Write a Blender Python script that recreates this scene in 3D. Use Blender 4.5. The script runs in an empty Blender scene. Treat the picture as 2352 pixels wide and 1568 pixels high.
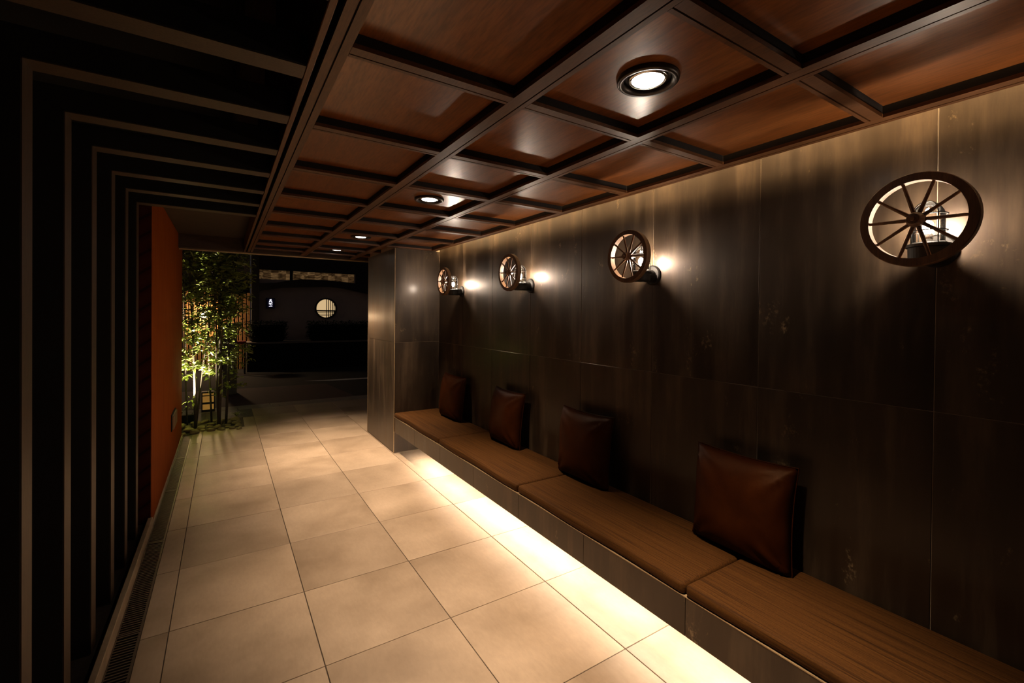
import bpy, bmesh, math, random
from mathutils import Vector, Matrix

random.seed(7)
scene = bpy.context.scene
COL = scene.collection

# ------------------------------------------------------------------ camera
cam_data = bpy.data.cameras.new('camera')
cam = bpy.data.objects.new('camera', cam_data)
COL.objects.link(cam)
scene.camera = cam
FPX, CY = 1036.489, 730.286
YAW, PITCH, ROLL = 0.568557, 0.0078866, 0.0097217
fwd = Vector((math.sin(YAW)*math.cos(PITCH), math.cos(YAW)*math.cos(PITCH), -math.sin(PITCH)))
rt = Vector((math.cos(YAW), -math.sin(YAW), 0))
upv = rt.cross(fwd)
r2 = rt*math.cos(ROLL) + upv*math.sin(ROLL)
u2 = -rt*math.sin(ROLL) + upv*math.cos(ROLL)
m = Matrix((r2, u2, -fwd)).transposed().to_4x4()
m.translation = Vector((0, 0, 1.5))
cam.matrix_world = m
cam_data.sensor_width = 36.0
cam_data.lens = FPX/2352*36.0
cam_data.shift_y = -(784-CY)/2352
cam_data.clip_start = 0.02

# ------------------------------------------------------------------ world (dim night sky) and exposure
world = bpy.data.worlds.new('night_sky')
scene.world = world
world.use_nodes = True
bg = world.node_tree.nodes['Background']
bg.inputs[0].default_value = (0.5, 0.42, 0.40, 1)
bg.inputs[1].default_value = 0.032
scene.view_settings.view_transform = 'Standard'
scene.view_settings.look = 'None'
scene.view_settings.gamma = 1
scene.view_settings.use_curve_mapping = False
scene.view_settings.exposure = 0.0

# strengths of the lamps the place has (used in the lamps' builders)
BULB = 780.0       # wall lamp filaments
DOWN_W = 255.0       # recessed downlights, watts
LED_BENCH = 135.0
LED_COVE = 125.0
GARDEN_W = 950.0

# ------------------------------------------------------------------ node helpers
def new_mat(name):
    mt = bpy.data.materials.new(name)
    mt.use_nodes = True
    nt = mt.node_tree
    return mt, nt, nt.nodes['Principled BSDF']

def N(nt, typ, **kw):
    n = nt.nodes.new(typ)
    for k, v in kw.items():
        if k in n.inputs:
            n.inputs[k].default_value = v
        else:
            setattr(n, k, v)
    return n

def ramp(nt, stops):
    n = nt.nodes.new('ShaderNodeValToRGB')
    el = n.color_ramp.elements
    while len(el) < len(stops):
        el.new(0.5)
    for e, (p, c) in zip(el, stops):
        e.position = p
        e.color = (*c, 1) if len(c) == 3 else c
    return n

def coords(nt, scale=(1, 1, 1), rnd=True):
    tc = N(nt, 'ShaderNodeTexCoord')
    mp = N(nt, 'ShaderNodeMapping')
    mp.inputs['Scale'].default_value = scale
    if rnd:
        oi = N(nt, 'ShaderNodeObjectInfo')
        vm = N(nt, 'ShaderNodeVectorMath', operation='SCALE')
        cx = N(nt, 'ShaderNodeCombineXYZ')
        mul = N(nt, 'ShaderNodeMath', operation='MULTIPLY')
        mul.inputs[1].default_value = 37.0
        nt.links.new(oi.outputs['Random'], mul.inputs[0])
        for i in range(3):
            nt.links.new(mul.outputs[0], cx.inputs[i])
        add = N(nt, 'ShaderNodeVectorMath', operation='ADD')
        nt.links.new(tc.outputs['Object'], add.inputs[0])
        nt.links.new(cx.outputs[0], add.inputs[1])
        nt.links.new(add.outputs[0], mp.inputs['Vector'])
    else:
        nt.links.new(tc.outputs['Object'], mp.inputs['Vector'])
    return mp.outputs['Vector']

def noise(nt, vec, scale, detail=6, rough=0.6, dist=0.0):
    n = N(nt, 'ShaderNodeTexNoise')
    n.inputs['Scale'].default_value = scale
    n.inputs['Detail'].default_value = detail
    n.inputs['Roughness'].default_value = rough
    n.inputs['Distortion'].default_value = dist
    nt.links.new(vec, n.inputs['Vector'])
    return n.outputs['Fac']

def mixc(nt, fac, a, b, mode='MIX'):
    n = N(nt, 'ShaderNodeMix', data_type='RGBA', blend_type=mode)
    for sock, v in ((n.inputs[0], fac), (n.inputs[6], a), (n.inputs[7], b)):
        if isinstance(v, (int, float)):
            sock.default_value = v
        elif isinstance(v, tuple):
            sock.default_value = (*v, 1)
        else:
            nt.links.new(v, sock)
    return n.outputs[2]

def bump(nt, b, height, strength=0.2, dist=0.002):
    n = N(nt, 'ShaderNodeBump')
    n.inputs['Strength'].default_value = strength
    n.inputs['Distance'].default_value = dist
    nt.links.new(height, n.inputs['Height'])
    nt.links.new(n.outputs[0], b.inputs['Normal'])

def plain(name, col, rough=0.6, metal=0.0, var=0.15, scale=12.0):
    """plain paint/metal/wood with a little procedural mottling"""
    mt, nt, b = new_mat(name)
    v = coords(nt)
    f = noise(nt, v, scale)
    lo = tuple(c*(1-var) for c in col)
    hi = tuple(c*(1+var) for c in col)
    r = ramp(nt, [(0.3, lo), (0.7, hi)])
    nt.links.new(f, r.inputs[0])
    nt.links.new(r.outputs[0], b.inputs['Base Color'])
    b.inputs['Roughness'].default_value = rough
    b.inputs['Metallic'].default_value = metal
    return mt

def emit(name, col, strength):
    mt, nt, b = new_mat(name)
    b.inputs['Base Color'].default_value = (*col, 1)
    b.inputs['Emission Color'].default_value = (*col, 1)
    b.inputs['Emission Strength'].default_value = strength
    return mt

M = {}

# oxidised-metal look porcelain wall panels: vertical streaks, half gloss
def wall_panel_mat():
    mt, nt, b = new_mat('oxidised_panel')
    vs = coords(nt, (1, 1, 0.12))
    v1 = coords(nt)
    s = noise(nt, vs, 9, 8, 0.62)
    c = noise(nt, v1, 2.2, 5, 0.55)
    base = ramp(nt, [(0.22, (0.011, 0.0074, 0.0048)), (0.5, (0.027, 0.0186, 0.0120)), (0.78, (0.090, 0.064, 0.042))])
    nt.links.new(s, base.inputs[0])
    tint = ramp(nt, [(0.3, (0.62, 0.60, 0.58)), (0.7, (1.25, 1.2, 1.1))])
    nt.links.new(c, tint.inputs[0])
    col = mixc(nt, 1.0, base.outputs[0], tint.outputs[0], 'MULTIPLY')
    # worn pale scuffs and specks
    w1 = noise(nt, coords(nt, (1, 1, 0.5)), 7, 9, 0.75, 0.3)
    wr = ramp(nt, [(0.60, (0, 0, 0)), (0.71, (1, 1, 1))])
    nt.links.new(w1, wr.inputs[0])
    w2 = noise(nt, v1, 60, 4, 0.6)
    w2r = ramp(nt, [(0.46, (0, 0, 0)), (0.62, (1, 1, 1))])
    nt.links.new(w2, w2r.inputs[0])
    mk = N(nt, 'ShaderNodeMath', operation='MULTIPLY')
    nt.links.new(wr.outputs[0], mk.inputs[0]); nt.links.new(w2r.outputs[0], mk.inputs[1])
    col = mixc(nt, mk.outputs[0], col, (0.27, 0.20, 0.115))
    nt.links.new(col, b.inputs['Base Color'])
    b.inputs['Coat Weight'].default_value = 0.22
    b.inputs['Coat Roughness'].default_value = 0.20
    b.inputs['Coat Tint'].default_value = (1.0, 0.9, 0.8, 1)
    rr = ramp(nt, [(0.3, (0.36,)*3), (0.7, (0.52,)*3)])
    nt.links.new(s, rr.inputs[0])
    nt.links.new(rr.outputs[0], b.inputs['Roughness'])
    b.inputs['Specular Tint'].default_value = (1.0, 0.84, 0.74, 1)
    b.inputs['Specular IOR Level'].default_value = 0.60
    bump(nt, b, s, 0.10, 0.003)
    return mt
M['panel'] = wall_panel_mat()

def floor_mat():
    mt, nt, b = new_mat('beige_stone_tile')
    v = coords(nt)
    a = noise(nt, v, 2.2, 6, 0.55, 0.15)
    r = ramp(nt, [(0.25, (0.27, 0.195, 0.132)), (0.5, (0.40, 0.30, 0.212)), (0.78, (0.51, 0.39, 0.285))])
    nt.links.new(a, r.inputs[0])
    f = noise(nt, coords(nt, (3, 1, 1)), 22, 8, 0.7)
    fr = ramp(nt, [(0.3, (0.93,)*3), (0.7, (1.06,)*3)])
    nt.links.new(f, fr.inputs[0])
    col = mixc(nt, 1.0, r.outputs[0], fr.outputs[0], 'MULTIPLY')
    oi = N(nt, 'ShaderNodeObjectInfo')
    tone = ramp(nt, [(0.0, (0.84, 0.83, 0.82)), (1.0, (1.10, 1.10, 1.10))])
    nt.links.new(oi.outputs['Random'], tone.inputs[0])
    col = mixc(nt, 1.0, col, tone.outputs[0], 'MULTIPLY')
    nt.links.new(col, b.inputs['Base Color'])
    rr = ramp(nt, [(0.3, (0.42,)*3), (0.7, (0.6,)*3)])
    nt.links.new(a, rr.inputs[0])
    nt.links.new(rr.outputs[0], b.inputs['Roughness'])
    bump(nt, b, f, 0.08, 0.002)
    return mt
M['tile'] = floor_mat()

def wood_mat(name, lo, hi, rough, axis='Y', scale=16, coat=0.0):
    mt, nt, b = new_mat(name)
    sc = {'X': (0.05, 1, 1), 'Y': (1, 0.05, 1), 'Z': (1, 1, 0.05)}[axis]
    s = noise(nt, coords(nt, sc), scale, 7, 0.65, 0.6)
    s2 = noise(nt, coords(nt, tuple(0.12 if k < 1 else 1 for k in sc)), scale*9, 3, 0.6)
    r = ramp(nt, [(0.28, lo), (0.72, hi)])
    nt.links.new(s, r.inputs[0])
    fr = ramp(nt, [(0.35, (0.72,)*3), (0.6, (1.08,)*3)])
    nt.links.new(s2, fr.inputs[0])
    col = mixc(nt, 1.0, r.outputs[0], fr.outputs[0], 'MULTIPLY')
    nt.links.new(col, b.inputs['Base Color'])
    b.inputs['Roughness'].default_value = rough
    b.inputs['Coat Weight'].default_value = coat
    b.inputs['Coat Roughness'].default_value = 0.22
    bump(nt, b, s2, 0.12, 0.001)
    return mt
M['ceil_wood'] = wood_mat('ceiling_veneer', (0.13, 0.038, 0.008), (0.27, 0.088, 0.019), 0.33, 'Y', 14, 0.25)
M['beam_wood'] = wood_mat('ceiling_beam_wood', (0.080, 0.029, 0.008), (0.13, 0.050, 0.015), 0.45, 'Y', 22)
M['wheel_wood'] = wood_mat('wheel_wood', (0.075, 0.032, 0.012), (0.18, 0.090, 0.038), 0.5, 'Z', 25)
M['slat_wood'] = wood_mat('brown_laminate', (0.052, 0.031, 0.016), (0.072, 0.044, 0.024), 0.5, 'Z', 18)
M['dark_wood'] = wood_mat('dark_timber', (0.010, 0.007, 0.005), (0.02, 0.014, 0.010), 0.6, 'X', 12)
M['soffit_wood'] = wood_mat('soffit_wood', (0.030, 0.015, 0.006), (0.045, 0.023, 0.010), 0.7, 'X', 12)
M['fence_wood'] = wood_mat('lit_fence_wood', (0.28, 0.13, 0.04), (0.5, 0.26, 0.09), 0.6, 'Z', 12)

def fabric_mat():
    mt, nt, b = new_mat('tan_woven_cover')
    lines = noise(nt, coords(nt, (1, 0.012, 1)), 150, 3, 0.6)
    fine = noise(nt, coords(nt, (1, 0.3, 1)), 420, 2, 0.5)
    r = ramp(nt, [(0.3, (0.024, 0.0088, 0.0017)), (0.48, (0.060, 0.0232, 0.0044)), (0.75, (0.088, 0.0360, 0.0072))])
    nt.links.new(lines, r.inputs[0])
    fr = ramp(nt, [(0.35, (0.82,)*3), (0.65, (1.1,)*3)])
    nt.links.new(fine, fr.inputs[0])
    nt.links.new(mixc(nt, 1.0, r.outputs[0], fr.outputs[0], 'MULTIPLY'), b.inputs['Base Color'])
    b.inputs['Roughness'].default_value = 0.8
    b.inputs['Specular IOR Level'].default_value = 0.12
    bump(nt, b, lines, 0.25, 0.001)
    return mt
M['fabric'] = fabric_mat()

def leather_mat():
    mt, nt, b = new_mat('brown_leather')
    v = coords(nt)
    a = noise(nt, v, 9, 5)
    r = ramp(nt, [(0.3, (0.019, 0.0037, 0.0005)), (0.7, (0.035, 0.0080, 0.0011))])
    nt.links.new(a, r.inputs[0])
    nt.links.new(r.outputs[0], b.inputs['Base Color'])
    b.inputs['Roughness'].default_value = 0.52
    b.inputs['Specular IOR Level'].default_value = 0.16
    b.inputs['Specular Tint'].default_value = (1.0, 0.65, 0.4, 1)
    vo = N(nt, 'ShaderNodeTexVoronoi')
    vo.inputs['Scale'].default_value = 320
    nt.links.new(v, vo.inputs['Vector'])
    bump(nt, b, vo.outputs['Distance'], 0.15, 0.001)
    return mt
M['leather'] = leather_mat()

def orange_mat():
    mt, nt, b = new_mat('orange_render')
    s = noise(nt, coords(nt, (1, 1, 0.10)), 26, 7, 0.65, 0.4)
    r = ramp(nt, [(0.3, (0.22, 0.042, 0.002)), (0.7, (0.31, 0.072, 0.004))])
    nt.links.new(s, r.inputs[0])
    nt.links.new(r.outputs[0], b.inputs['Base Color'])
    b.inputs['Roughness'].default_value = 0.8
    b.inputs['Specular IOR Level'].default_value = 0.1
    bump(nt, b, s, 0.3, 0.004)
    return mt
M['orange'] = orange_mat()

def glass_mat():
    mt = bpy.data.materials.new('clear_lamp_glass')
    mt.use_nodes = True
    nt = mt.node_tree
    nt.nodes.remove(nt.nodes['Principled BSDF'])
    tr = N(nt, 'ShaderNodeBsdfTransparent')
    tr.inputs[0].default_value = (0.96, 0.95, 0.93, 1)
    gl = N(nt, 'ShaderNodeBsdfGlossy')
    gl.inputs['Roughness'].default_value = 0.04
    lw = N(nt, 'ShaderNodeLayerWeight')
    lw.inputs[0].default_value = 0.30
    mx = N(nt, 'ShaderNodeMixShader')
    wob = noise(nt, coords(nt), 30, 3)
    bp = N(nt, 'ShaderNodeBump')
    bp.inputs['Strength'].default_value = 0.4
    bp.inputs['Distance'].default_value = 0.004
    nt.links.new(wob, bp.inputs['Height'])
    nt.links.new(bp.outputs[0], gl.inputs['Normal'])
    nt.links.new(lw.outputs['Fresnel'], mx.inputs[0])
    nt.links.new(tr.outputs[0], mx.inputs[1])
    nt.links.new(gl.outputs[0], mx.inputs[2])
    nt.links.new(mx.outputs[0], nt.nodes['Material Output'].inputs[0])
    return mt
M['glass'] = glass_mat()

def leaf_mat():
    mt, nt, b = new_mat('green_leaf')
    oi = N(nt, 'ShaderNodeObjectInfo')
    f = noise(nt, coords(nt, rnd=False), 9, 3)
    r = ramp(nt, [(0.3, (0.08, 0.12, 0.015)), (0.7, (0.24, 0.28, 0.05))])
    nt.links.new(f, r.inputs[0])
    nt.links.new(r.outputs[0], b.inputs['Base Color'])
    b.inputs['Roughness'].default_value = 0.35
    return mt
M['leaf'] = leaf_mat()

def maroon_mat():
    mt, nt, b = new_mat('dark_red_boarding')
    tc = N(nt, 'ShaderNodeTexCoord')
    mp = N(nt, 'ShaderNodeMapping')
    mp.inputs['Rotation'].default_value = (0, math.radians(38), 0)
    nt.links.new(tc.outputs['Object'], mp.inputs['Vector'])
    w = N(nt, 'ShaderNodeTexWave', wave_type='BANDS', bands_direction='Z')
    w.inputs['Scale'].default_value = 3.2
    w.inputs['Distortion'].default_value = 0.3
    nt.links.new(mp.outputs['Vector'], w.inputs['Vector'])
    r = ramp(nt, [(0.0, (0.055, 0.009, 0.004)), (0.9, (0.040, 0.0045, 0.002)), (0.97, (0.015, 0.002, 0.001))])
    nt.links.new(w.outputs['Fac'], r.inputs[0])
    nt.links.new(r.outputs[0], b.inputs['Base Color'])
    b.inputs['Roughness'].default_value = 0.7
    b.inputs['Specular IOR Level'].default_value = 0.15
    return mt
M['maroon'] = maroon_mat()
M['grout_dark'] = plain('dark_grout', (0.075, 0.055, 0.04), 0.9)
M['grout_light'] = plain('pale_joint', (0.30, 0.23, 0.16), 0.8)
M['ceil_back'] = plain('ceiling_void_black', (0.008, 0.005, 0.004), 0.9)
M['black_metal'] = plain('black_powder_coat', (0.008, 0.007, 0.006), 0.6)
M['black_metal'].node_tree.nodes['Principled BSDF'].inputs['Specular IOR Level'].default_value = 0.2
M['bronze'] = plain('dark_bronze', (0.05, 0.038, 0.03), 0.32, 0.7)
M['chrome'] = plain('lamp_reflector', (0.75, 0.72, 0.68), 0.18, 1.0, 0.03)
M['trim'] = plain('tan_metal_edge', (0.42, 0.30, 0.17), 0.4, 0.4)
M['kerb'] = plain('pale_stone_kerb', (0.40, 0.31, 0.21), 0.6)
M['steel'] = plain('grate_steel', (0.17, 0.13, 0.10), 0.45, 0.6)
M['drain_dark'] = plain('drain_channel_dark', (0.012, 0.009, 0.007), 0.9)
M['soil'] = plain('dark_soil', (0.02, 0.014, 0.009), 0.95, var=0.4, scale=40)
M['void'] = plain('charcoal_paint', (0.004, 0.0035, 0.003), 0.95)
M['stone'] = plain('garden_stone', (0.20, 0.155, 0.075), 0.75, var=0.35, scale=9)
M['bark'] = plain('grey_bark', (0.035, 0.025, 0.016), 0.8, var=0.35, scale=30)
M['asphalt'] = plain('dark_asphalt', (0.006, 0.006, 0.0065), 0.95, var=0.3, scale=60)
M['apron'] = plain('red_brown_paving', (0.060, 0.026, 0.022), 0.85, var=0.2, scale=30)
M['paint_white'] = plain('road_paint', (0.55, 0.55, 0.56), 0.7)
M['plaster'] = plain('grey_plaster', (0.50, 0.42, 0.39), 0.9, var=0.08, scale=4)
M['concrete'] = plain('kerb_concrete', (0.24, 0.20, 0.17), 0.85)
M['dark_stone'] = plain('dark_paving_stone', (0.10, 0.085, 0.075), 0.7, scale=20)
M['hedge'] = plain('hedge_leaf', (0.02, 0.028, 0.012), 0.7, var=0.4, scale=30)
M['switch'] = plain('brown_plastic', (0.22, 0.14, 0.07), 0.5)
M['lens'] = emit('downlight_lens', (1.0, 0.93, 0.84), 14.0)
M['bulb'] = emit('lamp_bulb_glow', (1.0, 0.82, 0.65), BULB)
M['led_cove'] = emit('warm_led_strip', (1.0, 0.66, 0.32), LED_COVE)
M['led_bench'] = emit('warm_led_bench_strip', (1.0, 0.85, 0.66), LED_BENCH)
M['paper_glow'] = emit('lit_paper', (1.0, 0.50, 0.12), 0.14)
M['shoji_glow'] = emit('lit_shoji', (1.0, 0.70, 0.36), 0.62)
M['cyan_glow'] = emit('lit_machine_panel', (0.62, 0.85, 0.85), 0.45)
M['sign_white'] = emit('lit_letters', (0.86, 0.84, 1.0), 1.6)
M['sign_black'] = emit('sign_face', (0.006, 0.004, 0.03), 0.08)
M['shop_lamp'] = emit('shop_lamp_glow', (1.0, 0.66, 0.36), 280.0)
M['spot_lens'] = emit('garden_spot_lens', (1.0, 0.90, 0.72), 2.2)

def transom_mat():
    mt, nt, b = new_mat('lit_checked_glass')
    v = coords(nt, rnd=False)
    ch = N(nt, 'ShaderNodeTexChecker')
    ch.inputs['Scale'].default_value = 5.4
    nt.links.new(v, ch.inputs['Vector'])
    n1 = noise(nt, coords(nt, (1, 1, 3), rnd=False), 4, 4, 0.6, 1.5)
    r = ramp(nt, [(0.35, (0.10, 0.05, 0.015)), (0.7, (0.9, 0.5, 0.2))])
    nt.links.new(n1, r.inputs[0])
    col = mixc(nt, ch.outputs['Fac'], mixc(nt, 1.0, r.outputs[0], (0.45, 0.42, 0.4), 'MULTIPLY'), r.outputs[0])
    b.inputs['Base Color'].default_value = (0.02, 0.015, 0.01, 1)
    b.inputs['Roughness'].default_value = 0.15
    nt.links.new(col, b.inputs['Emission Color'])
    b.inputs['Emission Strength'].default_value = 0.16
    return mt
M['transom'] = transom_mat()

# ------------------------------------------------------------------ geometry helpers
def tag(o, label=None, cat=None, group=None, kind=None):
    if label: o['label'] = label
    if cat: o['category'] = cat
    if group: o['group'] = group
    if kind: o['kind'] = kind
    return o

def link(name, me, mat=None, parent=None, loc=(0, 0, 0), rot=(0, 0, 0)):
    o = bpy.data.objects.new(name, me)
    COL.objects.link(o)
    if mat is not None and me is not None and not me.materials:
        me.materials.append(mat)
    if parent is not None:
        o.parent = parent
    o.location = loc
    o.rotation_euler = rot
    return o

def empty(name, loc=(0, 0, 0), rot=(0, 0, 0)):
    o = bpy.data.objects.new(name, None)
    o.empty_display_size = 0.1
    COL.objects.link(o)
    o.location = loc
    o.rotation_euler = rot
    return o

def to_mesh(bm, name, smooth=False):
    bmesh.ops.recalc_face_normals(bm, faces=bm.faces)
    me = bpy.data.meshes.new(name)
    bm.to_mesh(me)
    bm.free()
    if smooth:
        for p in me.polygons:
            p.use_smooth = True
    return me

def box_bm(lo, hi, bev=0.0, seg=1, bm=None):
    own = bm is None
    b = bmesh.new()
    x0, y0, z0 = lo; x1, y1, z1 = hi
    vs = [b.verts.new(p) for p in ((x0,y0,z0),(x1,y0,z0),(x1,y1,z0),(x0,y1,z0),(x0,y0,z1),(x1,y0,z1),(x1,y1,z1),(x0,y1,z1))]
    for f in ((0,3,2,1),(4,5,6,7),(0,1,5,4),(1,2,6,5),(2,3,7,6),(3,0,4,7)):
        b.faces.new([vs[i] for i in f])
    if bev > 0:
        bmesh.ops.bevel(b, geom=list(b.edges), offset=bev, segments=seg, affect='EDGES', profile=0.5)
    if own:
        return b
    tmp = bpy.data.meshes.new('tmp'); b.to_mesh(tmp); b.free()
    bm.from_mesh(tmp); bpy.data.meshes.remove(tmp)
    return bm

def box(name, lo, hi, mat, parent=None, bev=0.0, seg=1, origin=None):
    """box mesh object; with origin the mesh is stored relative to it"""
    if origin is None:
        origin = tuple((a+b)/2 for a, b in zip(lo, hi))
    l = tuple(a-o for a, o in zip(lo, origin)); h = tuple(a-o for a, o in zip(hi, origin))
    return link(name, to_mesh(box_bm(l, h, bev, seg), name), mat, parent, origin)

def lathe(profile, axis='Z', seg=32, bm=None, close=False):
    """revolve (r, h) pairs round an axis"""
    b = bm or bmesh.new()
    rings = []
    for r, h in profile:
        if r < 1e-6:
            p = (0, 0, h)
            rings.append([b.verts.new(p)])
        else:
            rings.append([b.verts.new((r*math.cos(2*math.pi*i/seg), r*math.sin(2*math.pi*i/seg), h)) for i in range(seg)])
    new = [v for rg in rings for v in rg]
    pairs = list(zip(rings, rings[1:]))
    if close:
        pairs.append((rings[-1], rings[0]))
    for a, c in pairs:
        for i in range(seg):
            j = (i+1) % seg
            if len(a) == 1 and len(c) == 1: continue
            if len(a) == 1: b.faces.new((a[0], c[i], c[j]))
            elif len(c) == 1: b.faces.new((a[i], c[0], a[j]))
            else: b.faces.new((a[i], c[i], c[j], a[j]))
    if axis == 'X':     # local +Z -> -X
        for v in new: v.co = Vector((-v.co.z, v.co.y, v.co.x))
    if axis == 'Y':
        for v in new: v.co = Vector((v.co.x, -v.co.z, v.co.y))
    return b

def tube(pts, radii, seg=8, bm=None, cap=True):
    """tube through points; radii scalar or list"""
    b = bm or bmesh.new()
    pts = [Vector(p) for p in pts]
    if not isinstance(radii, (list, tuple)):
        radii = [radii]*len(pts)
    rings = []
    ref = None
    for i, p in enumerate(pts):
        t = (pts[min(i+1, len(pts)-1)] - pts[max(i-1, 0)]).normalized()
        if ref is None:
            ref = t.orthogonal().normalized()
        ref = (ref - t*ref.dot(t)).normalized()
        bi = t.cross(ref)
        rings.append([b.verts.new(p + (ref*math.cos(2*math.pi*k/seg) + bi*math.sin(2*math.pi*k/seg))*radii[i]) for k in range(seg)])
    for a, c in zip(rings, rings[1:]):
        for k in range(seg):
            j = (k+1) % seg
            b.faces.new((a[k], a[j], c[j], c[k]))
    if cap:
        b.faces.new(rings[0][::-1]); b.faces.new(rings[-1])
    return b

def extrude_poly(pts, d0, d1, axis='Y'):
    """polygon given in the two other axes, extruded along axis from d0 to d1"""
    b = bmesh.new()
    def P(p, d):
        return {'Y': (p[0], d, p[1]), 'X': (d, p[0], p[1]), 'Z': (p[0], p[1], d)}[axis]
    a = [b.verts.new(P(p, d0)) for p in pts]
    c = [b.verts.new(P(p, d1)) for p in pts]
    n = len(pts)
    b.faces.new(a); b.faces.new(c[::-1])
    for i in range(n):
        j = (i+1) % n
        b.faces.new((a[i], a[j], c[j], c[i]))
    return b

# ------------------------------------------------------------------ floor
TX, TY, X0, Y0 = 0.5808, 0.60366, -0.2110, 2.0245
XW = 2.051                      # face of the bench wall
floor = box('floor', (-0.32, -1.62, -0.10), (3.3, 8.06, -0.0035), M['grout_dark'], origin=(0, 0, 0))
tag(floor, 'beige stone tile floor of the passage', kind='structure')
G = 0.002
tile_cache = {}
def tile(x0, x1, y0, y1, mat='tile', name='tile', z=0.0):
    w, l = round(x1-x0, 4), round(y1-y0, 4)
    key = (w, l, mat)
    if key not in tile_cache:
        me = to_mesh(box_bm((-w/2+G, -l/2+G, -0.012), (w/2-G, l/2-G, 0), 0.0012), name)
        me.materials.append(M[mat])
        tile_cache[key] = me
    jz = random.uniform(-0.0004, 0.0004)
    return link(name, tile_cache[key], None, floor, ((x0+x1)/2, (y0+y1)/2, z+jz))
for k in range(-6, 10):
    ya, yb = Y0+k*TY, Y0+(k+1)*TY
    for c in range(-1, 6):
        xa = X0+c*TX if c >= 0 else -0.318
        xb = X0+(c+1)*TX
        if c >= 4 and yb < 5.2: continue
        if c == 3 and yb < 5.0: xb = XW
        if k >= 8 and c <= 0:
            if k == 8 and c == 0: tile(0.235, xb, ya, yb)
            elif k == 9 and c == 0: tile(-0.211, xb, ya, yb, 'dark_stone')
            elif k == 9: tile(xa, xb, ya, yb, 'dark_stone')
            continue
        tile(xa, xb, ya, yb)

# ------------------------------------------------------------------ bench wall
def panel(parent, w, h, axis, loc, mat='panel', cache={}):
    """thin wall panel; axis = direction of its face normal"""
    key = (round(w, 4), round(h, 4), axis)
    if key not in cache:
        t = 0.006
        if axis == 'X': lo, hi = (-t, -w/2+0.0012, -h/2+0.0012), (t, w/2-0.0012, h/2-0.0012)
        else: lo, hi = (-w/2+0.0012, -t, -h/2+0.0012), (w/2-0.0012, t, h/2-0.0012)
        me = to_mesh(box_bm(lo, hi, 0.0012), 'panel')
        me.materials.append(M[mat])
        cache[key] = me
    return link('panel', cache[key], None, parent, loc)

ZS = 1.181
wall = box('wall_right', (XW+0.0025, -1.5, 0), (XW+0.2, 4.74, 2.5), M['grout_light'], origin=(XW, 0, 0))
tag(wall, 'dark oxidised panel wall behind the bench', kind='structure')
SEAM0, SW = 0.5215, 0.6047
for k in range(-3, 8):
    ya = SEAM0 + (k-1)*SW
    yb = min(ya+SW, 4.738)
    if yb - ya < 0.05: continue
    for za, zb in ((0.0, ZS), (ZS, 2.385)):
        panel(wall, yb-ya, zb-za, 'X', (0.006, (ya+yb)/2, (za+zb)/2))

# pier at the end of the bench
PX0, PY0, PY1 = 1.540, 4.74, 5.79
pier = box('wall_pier', (PX0+0.0025, PY0+0.0025, 0), (2.30, PY1, 2.5), M['grout_light'], origin=(PX0, PY0, 0))
tag(pier, 'panel clad pier at the end of the bench', kind='structure')
for za, zb in ((0.004, ZS+0.009), (ZS+0.009, 2.2)):
    p = panel(pier, PY1-PY0-0.004, zb-za, 'X', (0.006, (PY1-PY0)/2, (za+zb)/2))
    p = panel(pier, 0.512-0.004, zb-za, 'Y', (0.258, 0.006, (za+zb)/2))
box('corner_trim', (-0.0015, -0.0015, 0), (0.004, 0.004, 2.2), M['trim'], pier, origin=(0, 0, 0))
box('corner_trim', (-0.0015, PY1-PY0-0.004, 0), (0.004, PY1-PY0+0.001, 2.2), M['trim'], pier, origin=(0, 0, 0))

# ------------------------------------------------------------------ coffered ceiling
ZC = 2.200          # underside of the grid
ZP = 2.240          # underside of the panels
LX = (0.270, 0.822, 1.395, 1.966)
CYS = [0.665-0.594*3, 0.665-0.594*2, 0.665-0.594, 0.665, 1.262, 1.851, 2.440, 3.026, 3.592, 4.165, 4.722, 5.290, 5.745]
CEND = 6.10
ceil = box('ceiling', (0.23, -1.3, ZP+0.062), (1.93, 6.1, 2.40), M['ceil_back'], origin=(0, 0, 0))
tag(ceil, 'brown coffered timber ceiling over the bench', kind='structure')
def beam_profile(w0, w1, gro, gw=0.005):
    """underside profile across the beam with a shadow groove at gro"""
    return [(w0, ZC+0.013), (w0, ZC), (gro, ZC), (gro, ZC+0.009), (gro+gw, ZC+0.009), (gro+gw, ZC), (w1, ZC), (w1, ZC+0.013)]
def beam(name, prof, axis, d0, d1, parent=ceil, mat='beam_wood'):
    w0, w1 = prof[0][0]+0.002, prof[-1][0]-0.002
    web = [(w0, ZP+0.012), (w0, ZC+0.013), (w1, ZC+0.013), (w1, ZP+0.012)]
    o = link(name, to_mesh(extrude_poly(prof, d0, d1, axis), name), M[mat], parent)
    link('recess_web', to_mesh(extrude_poly(web, d0, d1, axis), 'recess_web'), M['ceil_back'], o)
    return o
beam('edge_beam', beam_profile(0.230, 0.282, 0.2535), 'Y', -1.3, CEND)
beam('long_beam', beam_profile(0.789, 0.856, 0.833), 'Y', -1.3, CEND)
beam('long_beam', beam_profile(1.370, 1.432, 1.410), 'Y', -1.3, CEND)
beam('edge_beam', beam_profile(1.938, 2.000, 1.975), 'Y', -1.3, 4.74)
beam('edge_beam', beam_profile(1.938, 2.000, 1.975), 'Y', 4.74, CEND)
spans = ((0.283, 0.788), (0.857, 1.369), (1.433, 1.937))
for y in CYS:
    for a, c in spans:
        prof = [(q[0]+y, q[1]) for q in beam_profile(-0.026, 0.026, 0.008)]
        beam('cross_beam', prof, 'X', a, c)
edges = CYS + [CEND]
pc = {}
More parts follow.
